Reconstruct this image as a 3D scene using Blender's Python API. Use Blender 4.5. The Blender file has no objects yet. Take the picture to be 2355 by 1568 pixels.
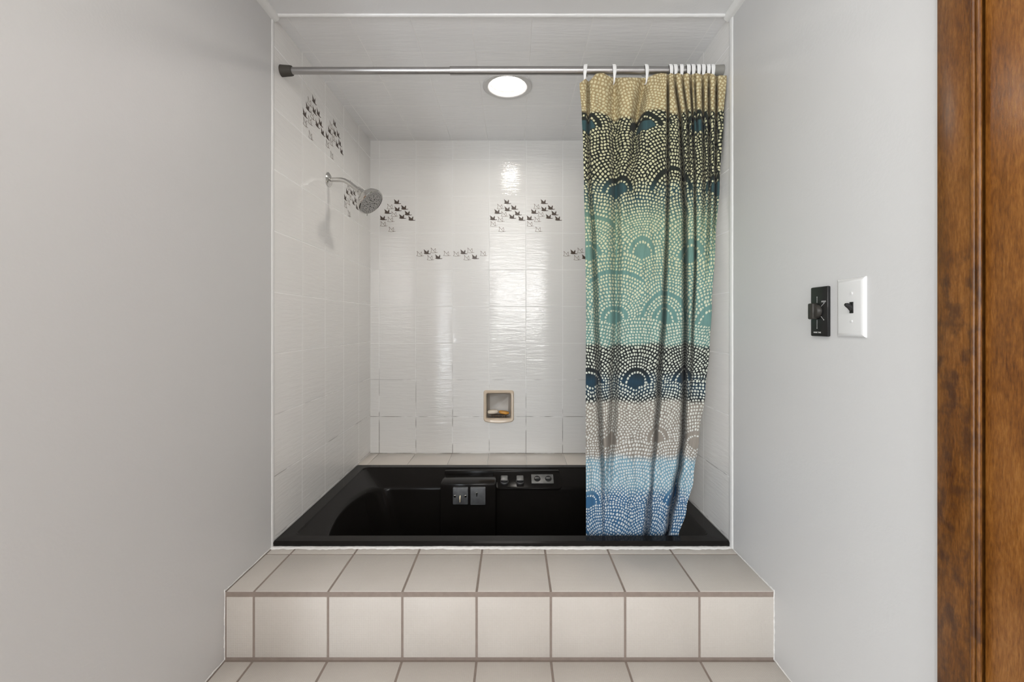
import bpy, bmesh, math, random
from mathutils import Vector, Matrix

random.seed(7)
SC = bpy.context.scene
COL = SC.collection
PI = math.pi
CZ = 1.31            # lens height above the floor
F = 1017.0           # focal length in pixels of the 2355 wide frame
VX, VY = 1179.0, 744.0

# ------------------------------------------------------------------ camera
cam_data = bpy.data.cameras.new('camera')
cam_data.sensor_width = 36.0
cam_data.lens = F / 2355.0 * 36.0
cam_data.shift_x = -(VX - 1177.5) / 2355.0
cam_data.shift_y = -(784.0 - VY) / 2355.0
cam_data.clip_start = 0.02
cam = bpy.data.objects.new('camera', cam_data)
COL.objects.link(cam)
cam.location = (0, 0, CZ)
cam.rotation_euler = (PI / 2, 0, 0)
SC.camera = cam

# ------------------------------------------------------------------ world, lamps, exposure
SC.view_settings.view_transform = 'Standard'
SC.view_settings.look = 'None'
SC.view_settings.exposure = 0.31
SC.view_settings.gamma = 1.0
SC.view_settings.use_curve_mapping = False
world = bpy.data.worlds.new('world')
SC.world = world
world.use_nodes = True
world.node_tree.nodes['Background'].inputs[0].default_value = (0.75, 0.85, 1.0, 1)
world.node_tree.nodes['Background'].inputs[1].default_value = 0.6


def area_light(name, loc, rot, sx, sy, power, color, shape='RECTANGLE'):
    d = bpy.data.lights.new(name, 'AREA')
    d.shape = shape
    d.size = sx
    d.size_y = sy
    d.energy = power
    d.color = color
    o = bpy.data.objects.new(name, d)
    COL.objects.link(o)
    o.location = loc
    o.rotation_euler = rot
    return o


# daylight at the windows in the far side of the bathroom
for wx in (-0.205, 0.10, 0.405):
    area_light('daylight_rear_window', (wx, -2.17, 1.80), (PI / 2, 0, 0), 0.24, 0.84, 8.5, (1.0, 0.985, 0.96))
area_light('daylight_narrow_window', (-1.26, -2.17, 1.06), (PI / 2, 0, 0), 0.26, 1.78, 26, (0.88, 0.94, 1.0))
area_light('daylight_side_window', (-2.37, -1.35, 0.90), (PI / 2, 0, -PI / 2), 1.3, 1.6, 30, (0.93, 0.97, 1.0))
area_light('added_overhead_light', (-0.04, 0.35, 2.325), (0, 0, 0), 0.45, 0.45, 5, (1.0, 0.95, 0.88))  # unseen overhead lamp, added to give the steps more top light
LENS_STRENGTH = 70.0


# ------------------------------------------------------------------ node helpers
class N:
    """arithmetic on shader sockets"""
    def __init__(self, nt, s):
        self.nt, self.s = nt, s

    def _m(self, op, *a):
        n = self.nt.nodes.new('ShaderNodeMath')
        n.operation = op
        for i, v in enumerate(a):
            if isinstance(v, N):
                self.nt.links.new(v.s, n.inputs[i])
            else:
                n.inputs[i].default_value = v
        return N(self.nt, n.outputs[0])

    def __add__(s, o): return s._m('ADD', s, o)
    __radd__ = __add__
    def __sub__(s, o): return s._m('SUBTRACT', s, o)
    def __rsub__(s, o): return s._m('SUBTRACT', o, s)
    def __mul__(s, o): return s._m('MULTIPLY', s, o)
    __rmul__ = __mul__
    def __truediv__(s, o): return s._m('DIVIDE', s, o)
    def floor(s): return s._m('FLOOR', s)
    def fract(s): return s._m('FRACT', s)
    def abs(s): return s._m('ABSOLUTE', s)
    def sqrt(s): return s._m('SQRT', s)
    def sin(s): return s._m('SINE', s)
    def min(s, o): return s._m('MINIMUM', s, o)
    def max(s, o): return s._m('MAXIMUM', s, o)
    def lt(s, o): return s._m('LESS_THAN', s, o)
    def gt(s, o): return s._m('GREATER_THAN', s, o)
    def mod(s, o): return s._m('FLOORED_MODULO', s, o)
    def atan2(s, o): return s._m('ARCTAN2', s, o)

    def step(s, a, b, x=0.0, y=1.0):
        n = s.nt.nodes.new('ShaderNodeMapRange')
        n.interpolation_type = 'SMOOTHSTEP'
        s.nt.links.new(s.s, n.inputs[0])
        for i, v in zip((1, 2, 3, 4), (a, b, x, y)):
            n.inputs[i].default_value = v
        return N(s.nt, n.outputs[0])


def new_mat(name):
    m = bpy.data.materials.new(name)
    m.use_nodes = True
    nt = m.node_tree
    return m, nt, nt.nodes['Principled BSDF']


def vec(nt, a, b, c):
    n = nt.nodes.new('ShaderNodeCombineXYZ')
    for i, v in enumerate((a, b, c)):
        if isinstance(v, N):
            nt.links.new(v.s, n.inputs[i])
        else:
            n.inputs[i].default_value = v
    return n.outputs[0]


def coords(nt, kind='Object'):
    t = nt.nodes.new('ShaderNodeTexCoord')
    s = nt.nodes.new('ShaderNodeSeparateXYZ')
    nt.links.new(t.outputs[kind], s.inputs[0])
    return [N(nt, s.outputs[i]) for i in range(3)]


def noise(nt, v, scale=1.0, detail=2.0, rough=0.5):
    n = nt.nodes.new('ShaderNodeTexNoise')
    n.inputs['Scale'].default_value = scale
    n.inputs['Detail'].default_value = detail
    n.inputs['Roughness'].default_value = rough
    nt.links.new(v, n.inputs['Vector'])
    return N(nt, n.outputs['Fac'])


def white(nt, v):
    n = nt.nodes.new('ShaderNodeTexWhiteNoise')
    n.noise_dimensions = '3D'
    nt.links.new(v, n.inputs['Vector'])
    return N(nt, n.outputs['Value'])


def mixc(nt, f, a, b):
    n = nt.nodes.new('ShaderNodeMix')
    n.data_type = 'RGBA'
    if isinstance(f, N):
        nt.links.new(f.s, n.inputs[0])
    else:
        n.inputs[0].default_value = f
    for i, c in ((6, a), (7, b)):
        if isinstance(c, tuple):
            n.inputs[i].default_value = (*c, 1)
        else:
            nt.links.new(c, n.inputs[i])
    return n.outputs[2]


def ramp(nt, f, stops, interp='LINEAR'):
    n = nt.nodes.new('ShaderNodeValToRGB')
    cr = n.color_ramp
    cr.interpolation = interp
    while len(cr.elements) > 1:
        cr.elements.remove(cr.elements[0])
    cr.elements[0].position = stops[0][0]
    cr.elements[0].color = (*stops[0][1], 1)
    for p, c in stops[1:]:
        e = cr.elements.new(p)
        e.color = (*c, 1)
    nt.links.new(f.s, n.inputs[0])
    return n.outputs[0]


def bump(nt, bsdf, h, dist, strength=1.0):
    n = nt.nodes.new('ShaderNodeBump')
    n.inputs['Distance'].default_value = dist
    n.inputs['Strength'].default_value = strength
    nt.links.new(h.s, n.inputs['Height'])
    nt.links.new(n.outputs[0], bsdf.inputs['Normal'])


def srgb(r, g, b):
    f = lambda c: (c / 255 / 12.92) if c / 255 <= 0.04045 else ((c / 255 + 0.055) / 1.055) ** 2.4
    return (f(r), f(g), f(b))


def simple(name, color, rough=0.5, metal=0.0, coat=0.0, vary=0.06, scale=40.0, bump_d=0.0, spec=0.5):
    m, nt, b = new_mat(name)
    x, y, z = coords(nt)
    n = noise(nt, vec(nt, x, y, z), scale, 3.0)
    lo = tuple(c * (1 - vary) for c in color)
    hi = tuple(min(1, c * (1 + vary)) for c in color)
    nt.links.new(mixc(nt, n, lo, hi), b.inputs['Base Color'])
    b.inputs['Roughness'].default_value = rough
    b.inputs['Metallic'].default_value = metal
    b.inputs['Coat Weight'].default_value = coat
    b.inputs['Specular IOR Level'].default_value = spec
    if bump_d:
        bump(nt, b, n, bump_d)
    return m


# ------------------------------------------------------------------ materials
PITCH = 0.2064


def wall_tile(name, iu, off_u, iv, off_v, tint=(0.80, 0.79, 0.775), grout_w=0.0034, mildew=True, gh=0.28, dirty=0.75, level_only=False, gl=(0.82, 0.815, 0.80)):
    """glossy white wall tile with a rippled surface, grouted on a square grid"""
    m, nt, b = new_mat(name)
    c = coords(nt)
    u = (c[iu] - off_u) / PITCH
    v = (c[iv] - off_v) / PITCH
    fu, fv = u.fract(), v.fract()
    du = fu.min(1 - fu) * PITCH
    dv = fv.min(1 - fv) * PITCH
    d = du.min(dv)
    tile = d.step(grout_w * 0.35, grout_w * 0.75)
    iu_, iv_ = u.floor(), v.floor()
    r1 = white(nt, vec(nt, iu_, iv_, 1.3))
    r2 = white(nt, vec(nt, iu_, iv_, 5.1))
    # ripple: fine streaks that run along u
    rp = noise(nt, vec(nt, c[iu] * 9, c[iv] * 85, r1 * 31), 1.0, 3.0, 0.55)
    wob = noise(nt, vec(nt, c[iu] * 9, c[iv] * 26, r2 * 17), 1.0, 1.0)
    tilt = (r1 - 0.5) * fu * 2.2 + (r2 - 0.5) * fv * 1.6
    rf = noise(nt, vec(nt, c[iu] * 40, c[iv] * 210, r2 * 13), 1.0, 2.0, 0.6)
    h = tile * gh + rp * 1.0 + rf * 0.30 + wob * 0.5 + tilt
    bump(nt, b, h, 0.0011)
    shade = (rp - 0.5) * 0.16 + (r1 - 0.5) * 0.02
    base = mixc(nt, shade + 0.5, tuple(t * 0.90 for t in tint), tuple(min(1, t * 1.09) for t in tint))
    gn = noise(nt, vec(nt, c[0], c[1], c[2]), 9.0, 3.0)
    if mildew:
        low = c[2].step(0.75, 1.25, 1.0, 0.0)
        dirt = (gn.step(0.42, 0.6) * low).min(1.0)
        if level_only:
            dirt = dirt * dv.lt(du)
        gcol = mixc(nt, dirt * dirty, gl, (0.16, 0.14, 0.12))
    else:
        gcol = mixc(nt, gn, (0.95, 0.95, 0.95), (0.92, 0.92, 0.92))
    nt.links.new(mixc(nt, tile, gcol, base), b.inputs['Base Color'])
    nt.links.new((tile * -0.55 + 0.61).s, b.inputs['Roughness'])
    return m


M = {}  # same white tile, tinted per surface to even out the light by colour
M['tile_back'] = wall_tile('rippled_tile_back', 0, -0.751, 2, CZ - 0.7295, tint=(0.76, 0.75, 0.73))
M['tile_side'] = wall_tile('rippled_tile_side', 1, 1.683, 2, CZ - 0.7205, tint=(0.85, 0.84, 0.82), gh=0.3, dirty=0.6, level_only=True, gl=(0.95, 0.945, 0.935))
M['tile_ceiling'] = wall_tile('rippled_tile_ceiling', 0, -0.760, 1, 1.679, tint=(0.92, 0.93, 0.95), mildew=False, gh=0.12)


def paint(name, color, rough):
    m, nt, b = new_mat(name)
    x, y, z = coords(nt)
    n = noise(nt, vec(nt, x, y, z), 130.0, 3.0)
    st = noise(nt, vec(nt, x * 3, y * 3, z), 1.7, 2.0)
    nt.links.new(mixc(nt, st, tuple(c * 0.985 for c in color), color), b.inputs['Base Color'])
    b.inputs['Roughness'].default_value = rough
    bump(nt, b, n, 0.0003)
    return m


M['wall_paint'] = paint('grey_white_wall_paint', (0.63, 0.628, 0.626), 0.45)
M['ceiling_paint'] = paint('white_ceiling_paint', (0.86, 0.865, 0.875), 0.5)
M['gloss_trim'] = simple('white_gloss_trim', (0.80, 0.80, 0.79), 0.25, vary=0.03, scale=60, bump_d=0.001)
M['caulk'] = simple('white_caulk', (0.80, 0.79, 0.77), 0.5, vary=0.14, scale=90, bump_d=0.002)
M['bird'] = simple('brown_bird_glaze', srgb(72, 58, 48), 0.35, vary=0.2, scale=300)
M['bird_line'] = simple('brown_bird_outline_glaze', srgb(112, 96, 82), 0.35, vary=0.2, scale=300)


def floor_tile_mat():
    m, nt, b = new_mat('linen_textured_floor_tile')
    x, y, z = coords(nt)
    k = 2 * PI / 0.0050
    weave = ((x * k).sin() + ((y + z) * k).sin()) * 0.5
    big = noise(nt, vec(nt, x, y, z), 6.0, 2.0)
    fine = noise(nt, vec(nt, x, y, z), 220.0, 2.0)
    t = big * 0.6 + fine * 0.25 + weave * 0.035
    nt.links.new(mixc(nt, t, srgb(185, 178, 170), srgb(209, 203, 196)), b.inputs['Base Color'])
    b.inputs['Roughness'].default_value = 0.42
    bump(nt, b, weave * 0.35 + fine * 0.5, 0.0004)
    return m


M['floor_tile'] = floor_tile_mat()
M['floor_grout'] = simple('taupe_floor_grout', srgb(140, 127, 118), 0.8, vary=0.18, scale=60, bump_d=0.001)
M['tub'] = simple('black_acrylic', (0.0110, 0.0097, 0.0088), 0.17, vary=0.2, scale=5, spec=0.11)
M['tub_metal'] = simple('dulled_chrome', (0.20, 0.20, 0.20), 0.42, 0.85, vary=0.35, scale=70)
M['tub_plate'] = simple('dark_chrome_plate', (0.13, 0.135, 0.14), 0.5, 0.25, vary=0.5, scale=45)
M['hole'] = simple('black_hole', (0.01, 0.01, 0.01), 0.8)
M['brass'] = simple('bright_brass', (0.85, 0.74, 0.55), 0.25, 1.0)
M['chrome'] = simple('chrome', (0.62, 0.61, 0.59), 0.14, 1.0, vary=0.05)
M['nozzle_face'] = simple('grey_spray_face', (0.42, 0.41, 0.395), 0.4, 0.3, vary=0.1)
M['nozzle'] = simple('dark_nozzle', (0.10, 0.097, 0.092), 0.5)
M['rod'] = simple('brushed_nickel_rod', (0.43, 0.42, 0.415), 0.33, 1.0, vary=0.06, scale=20)
M['rubber'] = simple('dark_rubber', srgb(66, 62, 56), 0.65, vary=0.2)
M['rubber_grey'] = simple('grey_rubber', srgb(140, 138, 132), 0.6, vary=0.1)
M['ring'] = simple('white_plastic', (0.85, 0.845, 0.83), 0.3, vary=0.03)
M['biscuit'] = simple('biscuit_ceramic', srgb(212, 194, 172), 0.2, vary=0.05, coat=0.3)
M['niche'] = simple('shaded_ceramic_recess', srgb(168, 160, 150), 0.3, vary=0.04)  # shade inside the recess is put into this greyer ceramic colour
M['soap_white'] = simple('ivory_soap', srgb(226, 214, 196), 0.45, vary=0.06)
M['soap_amber'] = simple('amber_soap', srgb(205, 146, 62), 0.35, vary=0.15)
M['soap_rack'] = simple('dark_soap_rack', srgb(84, 66, 48), 0.4, vary=0.2)
M['black_plastic'] = simple('black_plastic', (0.008, 0.008, 0.0085), 0.3, vary=0.2)
M['knob_plastic'] = simple('worn_black_knob', (0.030, 0.027, 0.023), 0.38, vary=0.4, scale=120)
M['switch_white'] = simple('white_switch_plate', (0.70, 0.70, 0.695), 0.36, vary=0.02)
M['mark_white'] = simple('pale_marking', (0.55, 0.55, 0.54), 0.5, vary=0.05)
M['lamp_ring'] = simple('white_lamp_ring', (0.66, 0.655, 0.65), 0.4, vary=0.03)


def lens_mat():
    m, nt, b = new_mat('glowing_lamp_lens')
    x, y, z = coords(nt)
    n = noise(nt, vec(nt, x, y, z), 20.0)
    rad = ((x - 0.0) * x + y * y).sqrt()
    nt.links.new(mixc(nt, rad.step(0.050, 0.066), (1.0, 0.95, 0.87), (1.0, 0.84, 0.62)), b.inputs['Emission Color'])
    nt.links.new(rad.step(0.050, 0.066, LENS_STRENGTH, 0.7).s, b.inputs['Emission Strength'])
    b.inputs['Base Color'].default_value = (0.35, 0.34, 0.32, 1)
    return m


M['lens'] = lens_mat()


def wood(name, blotch, shade=1.0):
    m, nt, b = new_mat(name)
    x, y, z = coords(nt)
    fine = noise(nt, vec(nt, x * 300, y * 300, z * 55), 1.0, 3.0, 0.6)
    mid = noise(nt, vec(nt, x * 22, y * 22, z * 6), 1.0, 3.0)
    fib = noise(nt, vec(nt, x * 520, y * 520, z * 85), 1.0, 2.0, 0.6)
    g = fine * 0.35 + mid * 0.40 + fib * 0.25
    col = ramp(nt, g, [(p, tuple(q * shade for q in c)) for p, c in [(0.34, srgb(86, 46, 12)), (0.5, srgb(132, 82, 30)), (0.66, srgb(166, 112, 54))]])
    if blotch:
        bl = noise(nt, vec(nt, x * 48, y * 48, z * 36), 1.0, 4.0, 0.55)
        ar = noise(nt, vec(nt, x * 3, y * 3, z * 2.2), 1.0, 1.0)
        dk = bl.step(0.42, 0.70) * ar.step(0.30, 0.55) * (z.step(1.36, 1.50, 0.85, 0.15) + 0.1)
        col = mixc(nt, dk * 0.75, col, srgb(52, 30, 20))
    nt.links.new(col, b.inputs['Base Color'])
    b.inputs['Roughness'].default_value = 0.3
    b.inputs['Coat Weight'].default_value = 0.08
    b.inputs['Specular IOR Level'].default_value = 0.35
    b.inputs['Coat Roughness'].default_value = 0.25
    bump(nt, b, fine, 0.0002)
    return m


M['wood_casing'] = wood('mottled_brown_wood', True, 0.68)
M['wood_door'] = wood('brown_stained_wood', False)


M['ledge_tile'] = simple('glazed_beige_ledge_tile', srgb(212, 204, 195), 0.25, vary=0.04, scale=12)


def curtain_mat():
    """printed cotton: rows of dotted fans over bands of colour"""
    m, nt, b = new_mat('dotted_fan_print_cotton')
    t = nt.nodes.new('ShaderNodeUVMap')
    t.uv_map = 'UVMap'
    s = nt.nodes.new('ShaderNodeSeparateXYZ')
    nt.links.new(t.outputs[0], s.inputs[0])
    u0, v0 = N(nt, s.outputs[0]), N(nt, s.outputs[1])       # metres of cloth; v runs down from the hem
    w1 = noise(nt, vec(nt, u0, v0, 0.0), 5.0, 1.0) - 0.5
    w2 = noise(nt, vec(nt, u0, v0, 7.7), 5.0, 1.0) - 0.5
    j1 = noise(nt, vec(nt, u0, v0, 3.1), 60.0, 1.0) - 0.5
    j2 = noise(nt, vec(nt, u0, v0, 9.4), 60.0, 1.0) - 0.5
    u = u0 + w1 * 0.05 + j1 * 0.004
    v = v0 + w2 * 0.06 + j2 * 0.004
    W, H, R, S = 0.20, 0.217, 0.2268, 0.0108
    V0 = 0.197                                               # first row of fan centres
    q = (V0 - v) / H                                         # grows upwards
    row0 = q.floor()
    best_r, best_th, best_id = None, None, None
    # candidates from the row above the point to those below; the lower row lies on top
    for j in (1, 0, -1):
        n = row0 + float(j)
        xo = n.mod(2.0) * (W / 2)
        cell = ((u - xo) / W + 0.5).floor()
        dx = u - xo - cell * W
        dy = (q - n) * H
        r = (dx * dx + dy * dy).sqrt()
        th = dy.atan2(dx)
        cid = white(nt, vec(nt, cell, n, 0.5))
        if best_r is None:
            best_r, best_th, best_id = r, th, cid
        else:
            inside = r.lt(R)
            best_r = inside * r + (1 - inside) * best_r
            best_th = inside * th + (1 - inside) * best_th
            best_id = inside * cid + (1 - inside) * best_id
    k = best_r / S
    ring = k.floor()
    cnt = ((ring + 0.5) * (2 * PI) + 0.5).floor()
    a = (best_th / (2 * PI)) * cnt + white(nt, vec(nt, ring, best_id, 2.2))
    jit = white(nt, vec(nt, ring, a.floor(), best_id))
    da = a.fract() - 0.5 + (jit - 0.5) * 0.22
    db = k.fract() - 0.5 + (j1 * 0.5)
    ea, eb = da * da, db * db
    dist = (ea * ea + eb * eb).sqrt().sqrt() * 0.55 + (ea + eb).sqrt() * 0.45   # rounded squares
    size = jit * 0.09 + 0.28
    dot = (dist - size).step(-0.06, 0.06, 1.0, 0.0)
    # the heart of every fan stays plain but for one arc, and a few rings are left out
    blank = ring.lt(2.5) * best_id.gt(0.25) + (ring.gt(3.5) * ring.lt(4.5)) * best_id.gt(0.40)
    blank = blank + white(nt, vec(nt, ring, best_id, 8.8)).lt(0.015)
    dot = dot * (1 - blank.min(1.0))
    # colour bands; each follows the fans a little
    vv = v0 + (noise(nt, vec(nt, u0 * 9, v0 * 3, 1.0), 1.0, 1.0) - 0.5) * 0.05 + (best_r - 0.1) * -0.10
    LV = 1.66
    px = lambda y: (y - 172.0) / (1246.0 - 172.0)
    tan_, blk, dteal = srgb(178, 158, 116), srgb(26, 34, 28), srgb(52, 84, 88)
    teal, teal2, black2 = srgb(112, 148, 132), srgb(108, 150, 144), srgb(24, 34, 38)
    navy, taupe, lblue, blue = srgb(26, 62, 82), srgb(150, 143, 134), srgb(124, 166, 186), srgb(52, 104, 146)
    base = ramp(nt, vv / LV, [
        (0.0, tan_), (px(262), tan_), (px(268), blk), (px(408), blk), (px(440), dteal), (px(500), teal),
        (px(640), teal2), (px(768), teal2), (px(778), black2), (px(840), black2), (px(865), navy), (px(898), black2),
        (px(908), taupe), (px(1020), taupe), (px(1036), lblue), (px(1092), lblue), (px(1122), blue), (1.0, blue)])
    dots = ramp(nt, vv / LV, [
        (0.0, srgb(228, 216, 176)), (px(300), srgb(224, 220, 178)), (px(600), srgb(226, 224, 186)),
        (px(770), srgb(222, 226, 208)), (px(1000), srgb(226, 228, 224)), (1.0, srgb(222, 230, 236))])
    heart = ring.lt(2.5)
    hcol = mixc(nt, (v0 / LV).lt(px(470)) * (v0 / LV).gt(px(280)) * heart, base, dteal)
    rib = (u0 * (2 * PI / 0.0042)).sin()
    thread = noise(nt, vec(nt, u0 * 240, v0 * 14, 0.0), 1.0, 2.0)
    c2 = mixc(nt, dot * 0.96, hcol, dots)
    c3 = mixc(nt, thread.step(0.35, 0.75) * 0.22, c2, srgb(30, 30, 26))
    nt.links.new(c3, b.inputs['Base Color'])
    b.inputs['Roughness'].default_value = 0.85
    b.inputs['Sheen Weight'].default_value = 0.08
    bump(nt, b, rib * 0.3 + thread * 0.5, 0.0007)
    # thin cloth lets some light through
    tr = nt.nodes.new('ShaderNodeBsdfTranslucent')
    nt.links.new(mixc(nt, 0.5, c3, srgb(190, 130, 60)), tr.inputs[0])
    mx = nt.nodes.new('ShaderNodeMixShader')
    mx.inputs[0].default_value = 0.11
    out = nt.nodes['Material Output']
    nt.links.new(b.outputs[0], mx.inputs[1])
    nt.links.new(tr.outputs[0], mx.inputs[2])
    nt.links.new(mx.outputs[0], out.inputs[0])
    return m


M['curtain'] = curtain_mat()


# ------------------------------------------------------------------ mesh helpers
class MB:
    def __init__(self):
        self.v, self.f, self.mi, self.sm = [], [], [], []

    def add(self, verts, faces, mi=0, smooth=False):
        o = len(self.v)
        self.v += [tuple(p) for p in verts]
        for f in faces:
            self.f.append([i + o for i in f])
            self.mi.append(mi)
            self.sm.append(smooth)

    def box(self, lo, hi, mi=0, bevel=0.0):
        if bevel <= 0:
            x0, y0, z0 = lo
            x1, y1, z1 = hi
            vs = [(x0, y0, z0), (x1, y0, z0), (x1, y1, z0), (x0, y1, z0), (x0, y0, z1), (x1, y0, z1), (x1, y1, z1), (x0, y1, z1)]
            self.add(vs, [(0, 3, 2, 1), (4, 5, 6, 7), (0, 1, 5, 4), (1, 2, 6, 5), (2, 3, 7, 6), (3, 0, 4, 7)], mi)
            return
        bm = bmesh.new()
        bmesh.ops.create_cube(bm, size=1)
        for v in bm.verts:
            v.co = Vector([lo[i] + (v.co[i] + 0.5) * (hi[i] - lo[i]) for i in range(3)])
        bmesh.ops.bevel(bm, geom=bm.edges[:], offset=bevel, segments=2, affect='EDGES', profile=0.5)
        bm.verts.index_update()
        self.add([v.co[:] for v in bm.verts], [[v.index for v in f.verts] for f in bm.faces], mi)
        bm.free()

    def quad(self, a, b, c, d, mi=0):
        self.add([a, b, c, d], [(0, 1, 2, 3)], mi)

    def loft(self, loops, closed=True, cap0=False, cap1=False, mi=0, smooth=True):
        n = len(loops[0])
        vs = [p for l in loops for p in l]
        fs = []
        for i in range(len(loops) - 1):
            for j in range(n if closed else n - 1):
                k = (j + 1) % n
                fs.append((i * n + j, i * n + k, (i + 1) * n + k, (i + 1) * n + j))
        if cap0:
            fs.append(tuple(range(n))[::-1])
        if cap1:
            fs.append(tuple((len(loops) - 1) * n + j for j in range(n)))
        self.add(vs, fs, mi, smooth)

    def lathe(self, origin, axis, prof, seg=40, mi=0, cap0=False, cap1=False, smooth=True):
        """prof: list of (distance along axis, radius)"""
        a = Vector(axis).normalized()
        up = Vector((0, 0, 1)) if abs(a.z) < 0.9 else Vector((1, 0, 0))
        e1 = a.cross(up).normalized()
        e2 = a.cross(e1).normalized()
        o = Vector(origin)
        loops = [[o + a * h + (e1 * math.cos(2 * PI * j / seg) + e2 * math.sin(2 * PI * j / seg)) * r for j in range(seg)] for h, r in prof]
        self.loft(loops, True, cap0, cap1, mi, smooth)

    def tube(self, pts, radii, seg=20, mi=0, cap=True, flat=None):
        """sweep along pts; radii: number or list of (a, b)"""
        pts = [Vector(p) for p in pts]
        loops = []
        prev = None
        for i, p in enumerate(pts):
            t = (pts[min(i + 1, len(pts) - 1)] - pts[max(i - 1, 0)]).normalized()
            if prev is None:
                ref = Vector(flat) if flat else (Vector((0, 0, 1)) if abs(t.z) < 0.9 else Vector((0, 1, 0)))
                e1 = (ref - t * ref.dot(t)).normalized()
            else:
                e1 = (prev - t * prev.dot(t)).normalized()
            prev = e1
            e2 = t.cross(e1)
            r = radii[i] if isinstance(radii, list) else radii
            ra, rb = r if isinstance(r, tuple) else (r, r)
            loops.append([p + e1 * (ra * math.cos(2 * PI * j / seg)) + e2 * (rb * math.sin(2 * PI * j / seg)) for j in range(seg)])
        self.loft(loops, True, cap, cap, mi, True)

    def build(self, name, mats, parent=None, sharp=35, recalc=True):
        me = bpy.data.meshes.new(name)
        me.from_pydata(self.v, [], self.f)
        if not isinstance(mats, (list, tuple)):
            mats = [mats]
        for m in mats:
            me.materials.append(m)
        for p, mi, sm in zip(me.polygons, self.mi, self.sm):
            p.material_index = mi
            p.use_smooth = sm
        if recalc:
            bm = bmesh.new()
            bm.from_mesh(me)
            bmesh.ops.recalc_face_normals(bm, faces=bm.faces[:])
            bm.to_mesh(me)
            bm.free()
        me.set_sharp_from_angle(angle=math.radians(sharp))
        me.update()
        o = bpy.data.objects.new(name, me)
        COL.objects.link(o)
        if parent:
            o.parent = parent
            o.matrix_parent_inverse = Matrix.Translation(parent.location).inverted()
        return o


def struct(o):
    o['kind'] = 'structure'
    return o


def tag(o, label, cat, group=None):
    o['label'] = label
    o['category'] = cat
    if group:
        o['group'] = group
    return o


def empty(name, loc, label, cat, group=None):
    o = bpy.data.objects.new(name, None)
    COL.objects.link(o)
    o.location = loc
    o.empty_display_size = 0.05
    return tag(o, label, cat, group)


def P(px, py, d):
    return Vector(((px - VX) * d / F, d, CZ + (VY - py) * d / F))


# ------------------------------------------------------------------ setting
XL, XR = -0.801, 0.7267
YF, YB = 1.478, 2.489          # front opening and back wall of the bath alcove
ZC = CZ + 1.0305               # ceiling
T = 0.10
REAR = -2.2
XFAR = -2.4
Z_TREAD = CZ - 0.745
Z_LOW = CZ - 0.935
Y_RISER = 1.231

# bird flock glazes, drawn in units of 0.1936 mm from the left wing tip
BU = 1.936e-4
BIRD = [(0, 0), (30, -32), (68, -58), (92, -82), (116, -50), (135, -20), (141, -30), (148, -70), (138, -100), (146, -125),
        (172, -130), (206, -124), (204, -142), (160, -148), (130, -148), (90, -150), (40, -146), (-2, -130), (0, -124), (22, -112), (14, -62)]
OUTL = [[(0, 0), (16, -50), (10, -105), (-12, -138), (60, -148), (135, -142), (190, -134)],
        [(0, 0), (45, -48), (92, -98), (128, -140)],
        [(84, -78), (112, -44), (128, -18), (140, -85), (132, -140)]]
FLOCK_A = ([(590, 95), (797, 260), (605, 305), (310, 380), (900, 425), (740, 525), (180, 565), (1005, 580)],
           [(400, 240), (520, 460), (415, 615), (205, 745), (445, 905)], 161, 25, 1.0)
K2 = 0.948
FLOCK_B = ([(318 / 1, 200), (670, 350)], [(115, 265), (540, 160), (435, 385), (940, 255)], 78, -288, K2)


def triangulate(poly):
    bm = bmesh.new()
    vs = [bm.verts.new((x, y, 0)) for x, y in poly]
    f = bm.faces.new(vs)
    bmesh.ops.triangulate(bm, faces=[f])
    bm.verts.index_update()
    r = [[v.index for v in f.verts] for f in bm.faces]
    bm.free()
    return r


BIRD_TRI = triangulate(BIRD)


def flock(mb, fl, place):
    """place(u, v) -> point on the wall; u right and v up from the tile's top left corner"""
    filled, lines, ox, oy, k = fl
    for cx, cy in filled:
        mb.add([place((cx - ox) * BU * k + x * BU, -(cy - oy) * BU * k + y * BU) for x, y in BIRD], BIRD_TRI, 1)
    for cx, cy in lines:
        for pl in OUTL:
            for (x0, y0), (x1, y1) in zip(pl, pl[1:]):
                l = math.hypot(x1 - x0, y1 - y0)
                nx, ny = -(y1 - y0) / l * 4.6, (x1 - x0) / l * 4.6
                q = [(x0 + nx, y0 + ny), (x1 + nx, y1 + ny), (x1 - nx, y1 - ny), (x0 - nx, y0 - ny)]
                mb.add([place((cx - ox) * BU * k + x * BU, -(cy - oy) * BU * k + y * BU) for x, y in q], [(0, 1, 2, 3)], 2)


# back wall of the alcove, with the soap niche left open
NX0, NX1, NZ0, NZ1 = P(1119, 0, YB).x, P(1175, 0, YB).x, P(0, 963, YB).z, P(0, 904, YB).z
w = MB()
x0, x1, z0, z1 = XL - T, XR + T, CZ - 0.80, ZC + T
for (a, b_, c, d) in ((x0, NX0, z0, z1), (NX1, x1, z0, z1), (NX0, NX1, z0, NZ0), (NX0, NX1, NZ1, z1)):
    w.box((a, YB, c), (b_, YB + T, d))
w.box((NX0, YB + T - 0.01, NZ0), (NX1, YB + T, NZ1))
EPS = 0.0005
bx = lambda k: -0.751 + k * PITCH
bz = lambda k: CZ - 0.7295 + k * PITCH
for k in (0, 3, 4):
    flock(w, FLOCK_A, lambda u, v, k=k: (bx(k) + u, YB - EPS, bz(7) + v))
for k in (1, 2, 5):
    flock(w, FLOCK_B, lambda u, v, k=k: (bx(k) + u, YB - EPS, bz(6) + v))
struct(w.build('wall_back', [M['tile_back'], M['bird'], M['bird_line']], recalc=False))

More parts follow.
